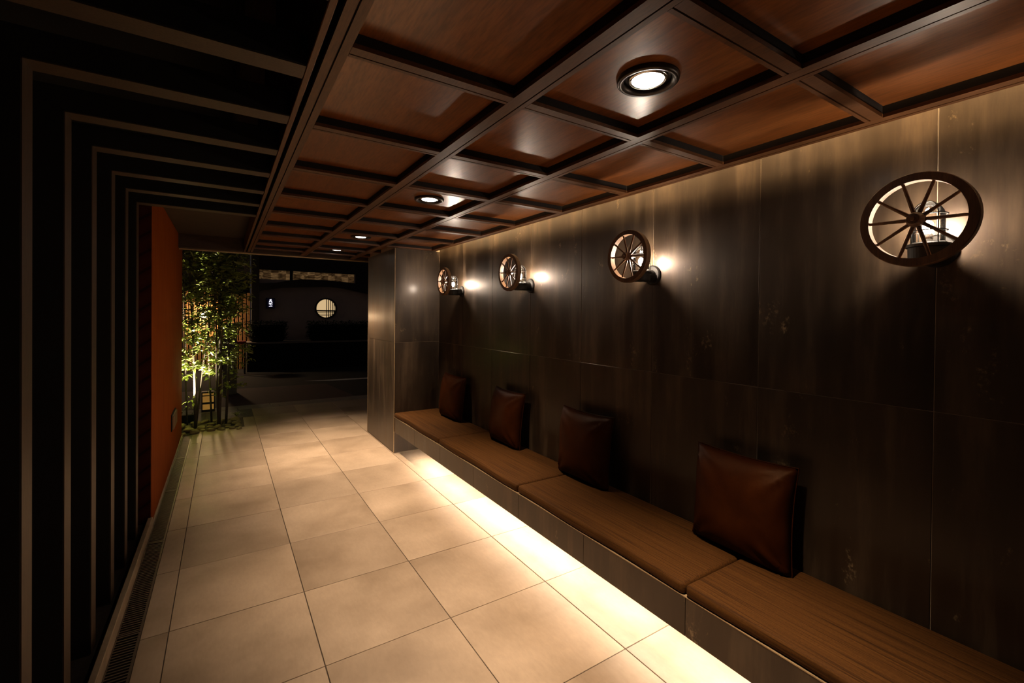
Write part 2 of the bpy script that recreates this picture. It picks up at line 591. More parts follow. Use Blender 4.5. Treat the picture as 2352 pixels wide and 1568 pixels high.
for i in range(len(edges)-1):
    ya, yb = edges[i]+0.026, edges[i+1]-0.026
    for a, c in spans:
        key = (round(yb-ya, 3), round(c-a, 3))
        if key not in pc:
            w, l = c-a, yb-ya
            me = to_mesh(box_bm((-w/2, -l/2, 0), (w/2, l/2, 0.010), 0.0), 'ceiling_panel')
            me.materials.append(M['ceil_wood']); pc[key] = me
        link('ceiling_panel', pc[key], None, ceil, ((a+c)/2, (ya+yb)/2, ZP))
# fascia board and gap on the open side
box('fascia', (0.196, -1.3, ZC-0.002), (0.214, CEND, 2.85), M['beam_wood'], ceil, 0.002, origin=(0, 0, 0))

# end beam over the way out and the soffit beside it
end = box('trim_1', (-0.60, CEND, 2.200), (2.30, 6.20, 2.55), M['soffit_wood'], bev=0.002, origin=(0, 0, 0))
tag(end, 'brown end beam over the way out', kind='structure')
box('edge_strip', (-0.60, 6.185, 2.186), (2.30, 6.215, 2.200), M['trim'], end, 0.002, origin=(0, 0, 0))
sof = box('trim_2', (-0.60, 3.98, 2.35), (0.195, CEND, 2.45), M['soffit_wood'], origin=(0, 0, 0))
tag(sof, 'dark brown soffit between frames and end beam', kind='structure')
deck = box('trim_3', (-1.5, -1.4, 2.85), (0.23, CEND, 2.95), M['void'], origin=(0, 0, 0))
tag(deck, 'dark roof deck above the open frames', kind='structure')

# ------------------------------------------------------------------ left side: orange wall, dark wall, kerb, drain
orange = box('wall_left', (-0.57, 3.985, 0), (-0.419, 6.66, 2.35), M['orange'], bev=0.002, origin=(-0.419, 3.985, 0))
tag(orange, 'orange rendered wall end beside the drain', kind='structure')
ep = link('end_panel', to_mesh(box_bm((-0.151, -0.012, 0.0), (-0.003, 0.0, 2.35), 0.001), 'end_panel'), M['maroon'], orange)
bb = box('baseboard_left', (-0.4185, 3.99, 0), (-0.410, 6.66, 0.022), M['kerb'], bev=0.001, origin=(-0.41, 4, 0))
tag(bb, 'pale base strip of the orange wall', kind='structure')
back = box('wall_back', (-1.5, -1.4, -0.1), (-1.40, 6.0, 2.9), M['void'], origin=(-1.4, 0, 0))
tag(back, 'black wall behind the standing frames', kind='structure')
bed = box('trim_4', (-1.40, -1.5, -0.10), (-0.438, 3.985, 0.030), M['soil'], origin=(-0.438, 0, 0))
tag(bed, 'dark earth strip the frames stand on', kind='structure')
kerb = box('trim_5', (-0.438, -1.5, -0.10), (-0.411, 3.985, 0.066), M['kerb'], bev=0.003, origin=(-0.411, 0, 0))
tag(kerb, 'pale low kerb between frames and drain', kind='structure')
chan = box('trim_6', (-0.411, -1.5, -0.10), (-0.322, 6.72, -0.028), M['drain_dark'], origin=(-0.37, 0, 0))
tag(chan, 'dark drain channel along the floor', kind='structure')

def make_grate(y0, y1, lab):
    g = empty('drain_grate', (-0.3665, y0, 0))
    tag(g, lab, 'grate', 'steel grates of the floor drain')
    L = y1-y0-0.004
    b = bmesh.new()
    for s in (-1, 1):
        box_bm((s*0.041-0.0025, 0.002, -0.028), (s*0.041+0.0025, L, -0.001), bm=b)
    for yy in (0.002, L-0.009):
        box_bm((-0.0385, yy, -0.028), (0.0385, yy+0.009, -0.001), bm=b)
    link('frame', to_mesh(b, 'grate_frame'), M['steel'], g)
    b = bmesh.new()
    n = int((L-0.03)/0.0195)
    for i in range(n):
        yy = 0.018 + i*(L-0.030)/n
        box_bm((-0.0385, yy, -0.016), (0.0385, yy+0.0075, -0.002), bm=b)
    s = link('bars', to_mesh(b, 'grate_bars'), M['steel'], g)
    tag(s, kind='stuff')
    return g
gy = [2.704-0.997*2+0.997*k for k in range(0, 7)]
names = ['fifth', 'fourth', 'third', 'second', 'first']
for i in range(5):
    make_grate(gy[i], gy[i+1], 'slotted steel drain grate, %s from the planting bed' % ['sixth', 'fifth', 'fourth', 'third', 'second'][i])
make_grate(gy[5], 6.70, 'slotted steel drain grate at the planting bed')
frs = box('trim_7', (-0.3225, -1.5, -0.05), (-0.3185, 6.72, 0.0008), M['steel'], origin=(-0.32, 0, 0))
tag(frs, 'thin steel edge of the drain', kind='structure')

# wall plate on the orange wall
pl = empty('outlet_plate', (-0.419, 5.56, 0.43))
tag(pl, 'brown weatherproof outlet plate low on the orange wall', 'outlet')
link('cover', to_mesh(box_bm((0, -0.19, -0.065), (0.022, 0.19, 0.065), 0.004), 'cover'), M['switch'], pl)
link('surround', to_mesh(box_bm((0, -0.21, -0.080), (0.008, 0.21, 0.080), 0.003), 'surround'), M['black_metal'], pl)

# ------------------------------------------------------------------ standing frames on the left (post + rail + hanger)
FY = [1.398-0.40, 1.398, 1.787, 2.187, 2.577, 2.975, 3.354, 3.740]
ordn = ['next to', 'second from', 'third from', 'fourth from', 'fifth from', 'sixth from', 'seventh from', 'eighth from']
fw = 0.082
def frame_parts():
    post = extrude_poly([(-0.555, 0.03), (-0.475, 0.03), (-0.475, 2.200), (-0.555, 2.285)], 0, fw, 'Y')
    rail = extrude_poly([(-0.475, 2.200), (0.196, 2.200), (0.196, 2.285), (-0.555, 2.285)], 0, fw, 'Y')
    bmesh.ops.bevel(post, geom=list(post.edges), offset=0.0015, segments=1, affect='EDGES')
    bmesh.ops.bevel(rail, geom=list(rail.edges), offset=0.0015, segments=1, affect='EDGES')
    hang = box_bm((0.043, 0.002, 2.285), (0.118, fw-0.002, 2.85), 0.001)
    foot = box_bm((-0.560, -0.004, 0.028), (-0.474, fw+0.004, 0.034), 0.001)
    out = []
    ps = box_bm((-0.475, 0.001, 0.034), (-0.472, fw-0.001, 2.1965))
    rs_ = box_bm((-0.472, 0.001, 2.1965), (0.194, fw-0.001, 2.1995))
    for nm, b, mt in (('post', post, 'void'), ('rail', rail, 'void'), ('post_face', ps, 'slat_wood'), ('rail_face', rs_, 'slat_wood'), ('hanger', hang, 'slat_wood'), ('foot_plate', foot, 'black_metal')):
        me = to_mesh(b, nm); me.materials.append(M[mt]); out.append((nm, me))
    return out
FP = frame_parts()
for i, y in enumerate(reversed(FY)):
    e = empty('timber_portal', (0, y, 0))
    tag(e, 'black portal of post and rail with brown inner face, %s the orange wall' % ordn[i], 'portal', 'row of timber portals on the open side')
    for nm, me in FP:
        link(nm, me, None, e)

# ------------------------------------------------------------------ bench
bench = empty('bench', (1.545, 4.735, 0))
tag(bench, 'long floating bench clad in dark oxidised panels along the wall', 'bench')
BX = 1.545
link('bench_body', to_mesh(box_bm((0.008, -4.83, 0.245), (XW-BX-0.001, 0.0, 0.386)), 'bench_body'), M['grout_light'], bench)
link('plinth', to_mesh(box_bm((0.335, -4.83, 0.0), (XW-BX-0.001, 0.0, 0.245)), 'plinth'), M['plaster'], bench)
fj = [4.735, 4.137, 3.528, 2.922, 2.325, 1.723, 1.123, 0.52, -0.095]
for a, c in zip(fj, fj[1:]):
    w = a-c
    me = to_mesh(box_bm((-0.006, -w/2+0.001, -0.0775), (0.006, w/2-0.001, 0.0775), 0.001), 'fascia_panel')
    me.materials.append(M['panel'])
    link('fascia_panel', me, None, bench, (0.006, (a+c)/2-4.735, 0.3095))
link('top_trim', to_mesh(box_bm((-0.0015, -4.83, 0.387), (0.03, 0.0, 0.3905)), 'top_trim'), M['trim'], bench)

# seat pads
pb = [4.733, 3.562, 2.338, 1.126, -0.09]
pn = ['first', 'second', 'third', 'fourth']
for i, (a, c) in enumerate(zip(pb, pb[1:])):
    w = a-c-0.006
    b = box_bm((0, -w/2, 0), (XW-BX-0.004, w/2, 0.050), 0.016, 3)
    bmesh.ops.subdivide_edges(b, edges=[e for e in b.edges if abs((e.verts[0].co-e.verts[1].co).y) > 0.5], cuts=14)
    for v in b.verts:      # slight wave along the front edge
        if v.co.x < 0.06:
            v.co.x += 0.003*math.sin(v.co.y*9+i*2)
            v.co.z += 0.0015*math.sin(v.co.y*7+i)*(1 if v.co.z > 0.02 else 0)
    o = link('seat_pad', to_mesh(b, 'seat_pad', True), M['fabric'], None, (BX-0.002, (a+c)/2, 0.3905))
    tag(o, 'long tan woven seat pad on the bench, %s from the pier' % pn[i], 'seat pad', 'tan seat pads on the bench')

# leather pillows
def pillow_mesh(seed):
    rnd = random.Random(seed)
    n = 26
    W, Hh, T = 0.232, 0.225, 0.095
    b = bmesh.new()
    ph = [rnd.uniform(0, 6.28) for _ in range(8)]
    def pt(u, v, s):
        pin = 0.055
        x = u*W*(1-pin*(1-v*v))
        z = v*Hh*(1-pin*(1-u*u))
        t = (T if s < 0 else T*0.42)*((1-abs(u)**3.2)*(1-abs(v)**3.0))**0.55
        r = math.hypot(u, v)
        wr = 0.0
        for k, (cu, cv) in enumerate(((1, 1), (-1, 1), (1, -1), (-1, -1))):
            d = math.hypot(u-cu, v-cv)
            ang = math.atan2(v-cv, u-cu)
            wr += math.exp(-d*d*3.2)*math.sin(ang*11+ph[k])*0.013
        wr += 0.005*math.sin(u*4+ph[4])*math.cos(v*3+ph[5])
        edge = min(1, (1-max(abs(u), abs(v)))*6)
        return Vector((s*(max(t, 0)+wr*edge*(1 if t > 0.005 else 0)), x, z))
    grid = {}
    for s in (-1, 1):
        for i in range(n+1):
            for j in range(n+1):
                u, v = -1+2*i/n, -1+2*j/n
                u = math.copysign(abs(u)**0.85, u); v = math.copysign(abs(v)**0.85, v)
                if s == 1 and (i in (0, n) or j in (0, n)):
                    grid[s, i, j] = grid[-1, i, j]
                else:
                    grid[s, i, j] = b.verts.new(pt(u, v, s))
        for i in range(n):
            for j in range(n):
                b.faces.new((grid[s, i, j], grid[s, i+1, j], grid[s, i+1, j+1], grid[s, i, j+1]))
    # squash the underside where it rests
    for v in b.verts:
        if v.co.z < -Hh*0.93:
            v.co.z = -Hh*0.93 + (v.co.z+Hh*0.93)*0.25
        v.co.z += Hh*0.945
    return to_mesh(b, 'leather_pillow', True)
def piping_mesh():
    W, Hh, pin = 0.232, 0.225, 0.055
    pts = []
    for k in range(96):
        t = k/24
        s, f = int(t), t-int(t)
        a = -1+2*f
        u, v = [(a, 1), (1, -a), (-a, -1), (-1, a)][s]
        pts.append(Vector((0, u*W*(1-pin*(1-v*v)), max(v*Hh*(1-pin*(1-u*u)), -Hh*0.94)+Hh*0.945+0.001)))
    b = bmesh.new()
    tube(pts+[pts[0]], 0.0028, 6, b, cap=False)
    return to_mesh(b, 'seam_piping', True)
pip = piping_mesh(); pip.materials.append(M['leather'])
for i, (y, rz, lean) in enumerate(((4.185, 0.03, 0.20), (3.145, -0.02, 0.20), (2.195, 0.02, 0.16), (1.150, 0.0, 0.17))):
    e = empty('leather_pillow', (1.950, y, 0.4425), (0, lean*0.55, rz))
    tag(e, 'square brown leather pillow leaning on the wall, %s from the pier' % pn[i], 'pillow', 'leather pillows on the bench')
    link('cover', pillow_mesh(11+i), M['leather'], e)
    link('seam_piping', pip, None, e)

# LED strip under the bench and in the ceiling cove
led = empty('bench_light_strip', (1.735, 4.40, 0.2445))
tag(led, 'warm light strip hidden under the bench front', 'strip light')
link('diffuser', to_mesh(box_bm((-0.011, -4.5, -0.008), (0.011, 0.0, -0.003)), 'diffuser'), M['led_bench'], led)
b = box_bm((-0.014, -4.5, -0.003), (0.014, 0.0, 0.0))
for sx in (-1, 1):       # side walls of the channel shield the strip
    box_bm((sx*0.015-0.0015, -4.5, -0.020), (sx*0.015+0.0015, 0.0, 0.0), bm=b)
link('channel', to_mesh(b, 'channel'), M['black_metal'], led)
cove = empty('cove_light_strip', (1.950, 4.70, 2.3995))
tag(cove, 'warm light strip hidden above the ceiling edge at the wall', 'strip light')
link('diffuser', to_mesh(box_bm((-0.015, -6.0, -0.008), (0.015, 0.0, -0.003)), 'diffuser'), M['led_cove'], cove)
link('channel', to_mesh(box_bm((-0.018, -6.0, -0.003), (0.018, 0.0, 0.0)), 'channel'), M['chrome'], cove)
cvt = box('trim_8', (1.93, -1.4, 2.40), (XW+0.05, 4.74, 2.5), M['ceil_back'], origin=(2, 0, 2.4))
tag(cvt, 'dark cove top above the light strip', kind='structure')

# ------------------------------------------------------------------ wall lamps and wagon wheels
LY = (4.165, 2.943, 1.730, 0.518)
LXC, LZ = 1.953, 1.745         # lamp axis, top of the cup
def lamp_meshes():
    out = []
    def add(nm, b, mt, smooth=True, sub=None):
        me = to_mesh(b, nm, smooth); me.materials.append(M[mt]); out.append((nm, me, sub))
    b = lathe([(0, -0.054), (0.046, -0.054), (0.050, -0.048), (0.051, -0.012), (0.057, -0.010), (0.057, -0.001), (0.050, 0.0), (0.046, 0.004), (0, 0.004)], seg=36)
    add('cup', b, 'black_metal', False)
    b = lathe([(0, 0.0), (0.030, 0.0), (0.034, 0.006), (0.036, 0.060), (0.036, 0.075), (0, 0.075)], 'X', 24)
    bmesh.ops.translate(b, verts=b.verts, vec=(0.095, 0, -0.020))
    add('neck', b, 'black_metal', False)
    b = lathe([(0, 0), (0.056, 0), (0.056, 0.006), (0.050, 0.013), (0, 0.017)], 'X', 36)
    bmesh.ops.translate(b, verts=b.verts, vec=(XW-LXC-0.001, 0, -0.015))
    add('wall_plate', b, 'black_metal', False)
    prof = [(0.042, 0.004), (0.0425, 0.090)] + [(0.0425*math.cos(a), 0.090+0.046*math.sin(a)) for a in [math.pi/2*k/9 for k in range(1, 9)]] + [(0, 0.136)]
    add('glass', lathe(prof, seg=40), 'glass')
    R = 0.0475
    for k in range(2):
        a = math.pi/4 + k*math.pi/2
        pts = [(-R, 0.0), (-R, 0.088)] + [(-R*math.cos(t), 0.088+0.052*math.sin(t)) for t in [math.pi*j/14 for j in range(1, 14)]] + [(R, 0.088), (R, 0.0)]
        add('guard_bar', tube([(p[0]*math.cos(a), p[0]*math.sin(a), p[1]) for p in pts], 0.0018, 6), 'black_metal')
    for z in (0.042, 0.095):
        b = lathe([(R-0.0016, z-0.0016), (R+0.0022, z-0.0016), (R+0.0022, z+0.0016), (R-0.0016, z+0.0016)], seg=36, close=True)
        add('guard_ring', b, 'black_metal')
    add('bulb_socket', lathe([(0, 0.004), (0.013, 0.004), (0.013, 0.030), (0.010, 0.034), (0, 0.034)], seg=16), 'chrome')
    b = bmesh.new()
    bmesh.ops.create_icosphere(b, subdivisions=2, radius=0.015)
    bmesh.ops.scale(b, verts=b.verts, vec=(1, 1, 1.5))
    bmesh.ops.translate(b, verts=b.verts, vec=(0, 0, 0.056))
    add('bulb', b, 'bulb')
    return out
LM = lamp_meshes()
WR = 0.145
WZ = 1.816
def wheel_meshes():
    out = []
    rim = lathe([(WR-0.025, 0.0), (WR-0.002, 0.0), (WR, 0.003), (WR, 0.028), (WR-0.002, 0.031), (WR-0.025, 0.031)], 'X', 72, close=True)
    me = to_mesh(rim, 'rim'); me.materials.append(M['wheel_wood']); out.append(('rim', me, None))
    hub = lathe([(0, -0.010), (0.015, -0.010), (0.018, 0.0), (0.023, 0.012), (0.023, 0.030), (0.017, 0.042), (0.016, 0.050), (0.007, 0.051), (0.006, 0.056), (0, 0.057)], 'X', 24)
    me = to_mesh(hub, 'hub', False); me.materials.append(M['wheel_wood']); out.append(('hub', me, None))
    sp = tube([(-0.019, 0.018, 0), (-0.019, 0.07, 0), (-0.019, WR-0.022, 0)], [0.0062, 0.0050, 0.0046], 8)
    me = to_mesh(sp, 'spoke'); me.materials.append(M['wheel_wood']); 
    for k in range(10):
        out.append(('spoke', me, k*math.pi/5+0.03))
    br = tube([(0.008, 0, 0), (0.036, 0, 0)], 0.004, 8)
    me = to_mesh(br, 'bracket'); me.materials.append(M['black_metal']); out.append(('bracket', me, None))
    return out
WM = wheel_meshes()
for i, y in enumerate(LY):
    e = empty('wall_lamp', (LXC, y, LZ))
    tag(e, 'black caged glass bulkhead lamp on the panel wall, %s from the pier' % pn[i], 'wall lamp', 'caged wall lamps behind the wheels')
    for nm, me, sub in LM:
        link(nm, me, None, e)
    w = empty('wagon_wheel', (1.870, y+0.002, WZ+(0.008, 0.008, 0.006, -0.003)[i]))
    w.scale = ((1, 1, 1), (1, 0.985, 0.985), (1, 0.985, 0.985), (1, 1.02, 1.02))[i] if i else (1, 0.96, 0.96)
    tag(w, 'small ten-spoked wooden wagon wheel before a wall lamp, %s from the pier' % pn[i], 'wheel', 'wooden wheels before the wall lamps')
    for nm, me, a in WM:
        link(nm, me, None, w, (0, 0, 0), (a or 0, 0, 0))

# ------------------------------------------------------------------ downlights
dn = ['first', 'second', 'third', 'fourth']
ring = lathe([(0.068, 0.016), (0.072, -0.006), (0.078, -0.014), (0.088, -0.016), (0.094, -0.010), (0.095, 0.0), (0.090, 0.001), (0.075, 0.006), (0.072, 0.016)], seg=48, close=True)
ring_me = to_mesh(ring, 'ring', True); ring_me.materials.append(M['bronze'])
tube_me = to_mesh(lathe([(0.069, 0.0), (0.066, 0.030), (0.060, 0.050), (0.0, 0.052)], seg=40), 'reflector', True); tube_me.materials.append(M['bronze'])
gim_me = to_mesh(lathe([(0.047, -0.006), (0.054, -0.008), (0.060, -0.004), (0.062, 0.010), (0.056, 0.014), (0.048, 0.014)], seg=40, close=True), 'gimbal', True); gim_me.materials.append(M['chrome'])
lens_me = to_mesh(lathe([(0.0, -0.010), (0.046, -0.008), (0.047, 0.012), (0, 0.012)], seg=36), 'lens', True); lens_me.materials.append(M['lens'])
for i, y in enumerate((5.55, 4.470, 2.745, 0.968)):
    e = empty('downlight', (1.113, y, ZP))
    tag(e, 'round recessed ceiling downlight with dark bronze ring, %s from the end beam' % dn[i], 'ceiling light', 'recessed downlights in the coffers')
    for nm, me in (('ring', ring_me), ('reflector', tube_me), ('gimbal', gim_me), ('lens', lens_me)):
        link(nm, me, None, e)
    ld = bpy.data.lights.new('downlight_beam', 'SPOT')
    ld.energy = DOWN_W
    ld.color = (1.0, 0.74, 0.50)
    ld.spot_size = math.radians(78)
    ld.spot_blend = 1.0
    ld.shadow_soft_size = 0.035
    lo = bpy.data.objects.new('downlight_beam', ld)
    COL.objects.link(lo)
    lo.parent = e
    lo.location = (0, 0, -0.020)
# holes for the recesses are covered by the lamp bodies: cut the panels open there
for i, y in enumerate((5.55, 4.470, 2.745, 0.968)):
    for o in [c for c in ceil.children if c.name.startswith('ceiling_panel')]:
        if abs(o.location.x-1.113) < 0.2 and abs(o.location.y-y) < 0.22:
            dx, dy = 1.113-o.location.x, y-o.location.y
            lx = max(v.co.x for v in o.data.vertices); ly = max(v.co.y for v in o.data.vertices)
            b = bmesh.new(); seg = 48
            outer, inner, ot, it = [], [], [], []
            for k in range(seg):
                a = 2*math.pi*k/seg
                c, s = math.cos(a), math.sin(a)
                inner.append(b.verts.new((dx+0.071*c, dy+0.071*s, 0)))
                # ray to the rectangle border
                tx = ((lx if c > 0 else -lx)-dx)/c if abs(c) > 1e-6 else 1e9
                ty = ((ly if s > 0 else -ly)-dy)/s if abs(s) > 1e-6 else 1e9
                t = min(tx, ty)
                outer.append(b.verts.new((dx+t*c, dy+t*s, 0)))
            corners = [b.verts.new((sx*lx, sy*ly, 0)) for sx, sy in ((1, 1), (-1, 1), (-1, -1), (1, -1))]
            for k in range(seg):
                j = (k+1) % seg
                po, pj = outer[k].co, outer[j].co
                same = abs(po.x-pj.x) < 1e-6 or abs(po.y-pj.y) < 1e-6
                if same:
                    b.faces.new((inner[k], inner[j], outer[j], outer[k]))
                else:
                    cc = min(corners, key=lambda v: (v.co-po).length+(v.co-pj).length)
                    b.faces.new((inner[k], inner[j], outer[j], cc, outer[k]))
            r = bmesh.ops.extrude_face_region(b, geom=list(b.faces))
            for v in r['geom']:
                if isinstance(v, bmesh.types.BMVert): v.co.z += 0.010
            me = to_mesh(b, 'ceiling_panel'); me.materials.append(M['ceil_wood'])
            o.data = me

# ------------------------------------------------------------------ garden bed
soilb = box('trim_9', (-1.6, 6.66, -0.12), (0.232, 7.455, -0.012), M['soil'], origin=(0, 7, 0))
tag(soilb, 'dark soil of the planting bed', kind='structure')
rs = random.Random(3)
stone_meshes = []
for k in range(6):
    b = bmesh.new()
    bmesh.ops.create_icosphere(b, subdivisions=3, radius=1.0)
    ax = Vector((rs.uniform(-1, 1), rs.uniform(-1, 1), rs.uniform(-1, 1)))
    for v in b.verts:
        d = v.co.normalized()
        f = 1 + 0.10*math.sin(3*d.x+ax.x*5) + 0.09*math.sin(3.5*d.y+ax.y*5) + 0.06*math.sin(5*d.z+ax.z*5)
        v.co = d*f
    me = to_mesh(b, 'garden_stone', True); me.materials.append(M['stone']); stone_meshes.append(me)
placed = []
tries = 0
TRUNKS = [(-0.30, 7.08), (-0.05, 7.02), (0.03, 7.10), (-0.13, 7.27), (-0.40, 7.34)]
while len(placed) < 50 and tries < 20000:
    tries += 1
    x, y = rs.uniform(-0.50, 0.19), rs.uniform(6.74, 7.38)
    r = rs.uniform(0.030, 0.056)
    if any(math.hypot(x-a, y-c) < (r+q)*1.26 for a, c, q in placed): continue
    if any(math.hypot(x-a, y-c) < r+0.035 for a, c in TRUNKS): continue
    if y - r*1.25 < 6.668 or x + r*1.25 > 0.235 or math.hypot(x+0.46, y-6.95) < r+0.04: continue
    placed.append((x, y, r))
for x, y, r in placed:
    o = link('garden_stone', stone_meshes[rs.randrange(6)], None, None, (x, y, -0.012+r*0.52), (rs.uniform(-.2, .2), rs.uniform(-.2, .2), rs.uniform(0, 6.28)))
    o.scale = (r*1.2, r*0.95, r*0.62)
    tag(o, 'rounded tan garden stone lying in the planting bed under the tree', 'stone', 'rounded stones in the planting bed')

# the multi-stemmed tree
tree = empty('garden_tree', (-0.1, 7.08, -0.02))
tag(tree, 'slender multi-stemmed evergreen tree lit from below in the planting bed', 'tree')
rt_ = random.Random(21)
stems = []
def stem(base, top, r0, r1, wig=0.03, n=9):
    pts = []
    px, py = rt_.uniform(0, 6), rt_.uniform(0, 6)
    for k in range(n+1):
        t = k/n
        p = Vector(base).lerp(Vector(top), t)
        p += Vector((math.sin(t*5+px)-math.sin(px), math.sin(t*4+py)-math.sin(py), 0))*wig*t
        pts.append(p)
    rad = [r0+(r1-r0)*(k/n) for k in range(n+1)]
    link('stem', to_mesh(tube(pts, rad, 7), 'stem', True), M['bark'], tree)
    stems.append(pts)
off = Vector((-0.1, 7.08, -0.02))
for (bx, by), (tx, ty, tz), r in (((-0.30, 7.08), (-0.34, 7.05, 2.7), 0.020), ((-0.30, 7.08), (-0.08, 7.2, 2.3), 0.013),
                                  ((-0.05, 7.02), (0.02, 7.0, 2.9), 0.024), ((-0.05, 7.02), (-0.16, 6.95, 2.2), 0.014),
                                  ((0.03, 7.10), (0.14, 7.15, 2.6), 0.017), ((0.03, 7.10), (0.06, 7.2, 2.4), 0.012),
                                  ((-0.13, 7.27), (-0.22, 7.3, 2.6), 0.013), ((-0.40, 7.34), (-0.50, 7.36, 2.3), 0.011)):
    stem(Vector((bx, by, -0.03))-off, Vector((tx, ty, tz))-off, r, r*0.3)
leaf_pts = []
# leafy twigs: (height bands follow the clumps seen)
clumps = []
for k in range(420):
    z = rt_.triangular(0.35, 2.75, 2.0)
    pts = rt_.choice(stems)
    t = min(max((z+0.02)/ (pts[-1].z if pts[-1].z > 0.5 else 1), 0.05), 0.98)
    q = t*(len(pts)-1); i = min(int(q), len(pts)-2)
    p = pts[i].lerp(pts[i+1], q-i)
    a = rt_.uniform(0, 6.28)
    L = rt_.uniform(0.10, 0.34) * (0.6 if z < 0.7 else 1.0)
    d = Vector((math.cos(a), math.sin(a)*0.7, rt_.uniform(-0.15, 0.55))).normalized()
    e = p + d*L
    wx = e.x-0.1
    if wx < -0.62 or wx > 0.33 or e.y < -0.36 or (Vector((wx, e.y+7.08, e.z))-Vector((-0.462, 6.95, 0.25))).length < 0.36:
        continue
    clumps.append((p, e))
# a few reaching branches seen right of the clump
for p, e in (((0.06, 0.0, 0.95), (0.42, 0.05, 0.86)), ((0.08, 0.0, 1.1), (0.36, 0.0, 1.05)), ((-0.2, 0, 0.45), (-0.28, -0.05, 0.30)), ((-0.25, 0, 0.8), (-0.40, -0.1, 0.85))):
    clumps.append((Vector(p), Vector(e)))
bm = bmesh.new()
for p, e in clumps:
    mid = (p+e)/2 + Vector((0, 0, 0.02))
    tube([p, mid, e], [0.0035, 0.0026, 0.0014], 5, bm)
tw = link('twigs', to_mesh(bm, 'twigs', True), M['bark'], tree)
tag(tw, kind='stuff')
def leaf_bm(bm, mat4, L=0.062, W=0.029):
    pts = [(0, 0, 0), (0.3*L, 0.42*W, 0.006), (0.3*L, -0.42*W, 0.006), (0.45*L, 0, 0.001), (0.68*L, 0.36*W, 0.003), (0.68*L, -0.36*W, 0.003), (L, 0, -0.007)]
    vs = [bm.verts.new(mat4 @ Vector(p)) for p in pts]
    for f in ((0, 3, 1), (0, 2, 3), (1, 3, 4), (2, 5, 3), (4, 3, 6), (3, 5, 6)):
        bm.faces.new([vs[i] for i in f])
b = bmesh.new(); leaf_bm(b, Matrix.Identity(4))
leaf_me = bpy.data.meshes.new('leaf'); b.to_mesh(leaf_me); b.free(); leaf_me.materials.append(M['leaf'])
leaves = []
for p, e in clumps:
    n = rt_.randint(13, 22)
    for k in range(n):
        t = rt_.uniform(0.25, 1.08)
        q = p.lerp(e, t) + Vector((rt_.gauss(0, 0.028), rt_.gauss(0, 0.028), rt_.gauss(0, 0.022)))
        d = (e-p).normalized()
        dirv = (d*0.5 + Vector((rt_.uniform(-1, 1), rt_.uniform(-1, 1), rt_.uniform(-0.6, 0.35)))).normalized()
        rot = dirv.to_track_quat('X', 'Z').to_matrix().to_4x4()
        roll = Matrix.Rotation(rt_.gauss(0, 0.7), 4, 'X')
        s = rt_.uniform(0.75, 1.25)
        leaves.append(Matrix.Translation(q) @ rot @ roll @ Matrix.Scale(s, 4))
leaves.sort(key=lambda mm: mm.translation.y)
bm = bmesh.new()
for k, mm in enumerate(leaves):
    if k < 280:
        o = link('leaf', leaf_me, None, tree)
        o.matrix_local = mm
    else:
        leaf_bm(bm, mm)
me = bpy.data.meshes.new('foliage'); bm.to_mesh(me); bm.free()
fo = link('foliage', me, M['leaf'], tree)
tag(fo, kind='stuff')

# garden spotlight
sp = empty('garden_spotlight', (-0.462, 6.95, -0.012))
tag(sp, 'small black garden spotlight on a spike beside the orange wall', 'spotlight')
aim = (Vector((-0.04, 7.38, 2.1)) - Vector((-0.462, 6.95, 0.25))).normalized()
q = aim.to_track_quat('Z', 'Y')
link('spike', to_mesh(tube([(0, 0, -0.03), (0, 0, 0.22)], 0.008, 8), 'spike'), M['black_metal'], sp)
hd = link('housing', to_mesh(lathe([(0, -0.07), (0.022, -0.07), (0.034, -0.05), (0.036, 0.0), (0.031, 0.0), (0.031, -0.004), (0, -0.004)], seg=24), 'housing'), M['black_metal'], sp, (0, 0, 0.262))
hd.rotation_euler = q.to_euler()
ln = link('lens', to_mesh(lathe([(0, -0.002), (0.031, -0.002), (0.031, -0.0035), (0, -0.0035)], seg=24), 'lens'), M['spot_lens'], hd)
ld = bpy.data.lights.new('garden_spot_beam', 'SPOT')
ld.energy = GARDEN_W; ld.color = (1.0, 0.86, 0.60); ld.spot_size = math.radians(70); ld.spot_blend = 1.0; ld.shadow_soft_size = 0.02
lo = bpy.data.objects.new('garden_spot_beam', ld); COL.objects.link(lo); lo.parent = sp
lo.location = Vector((0, 0, 0.262)) + aim*0.012
lo.rotation_euler = (-aim).to_track_quat('Z', 'Y').to_euler()

# low grass tuft beside the bed
tf = empty('fern_tuft', (0.16, 7.62, 0.0))
tag(tf, 'small dark green fern tuft at the kerb behind the planting bed', 'fern')
for k in range(16):
    a = k*0.393+rt_.uniform(-.1, .1)
    L = rt_.uniform(0.10, 0.16)
    b = bmesh.new()
    pts = []
    for j in range(5):
        t = j/4
        w = 0.011*(1-t*0.85)
        c = Vector((math.cos(a), math.sin(a), 0))*L*t
        c.z = 0.13*t - 0.10*t*t
        sd = Vector((-math.sin(a), math.cos(a), 0))*w
        pts.append((b.verts.new(c+sd), b.verts.new(c-sd)))
    for (p0, p1), (q0, q1) in zip(pts, pts[1:]):
        b.faces.new((p0, p1, q1, q0))
    link('frond', to_mesh(b, 'frond', True), M['leaf'], tf)

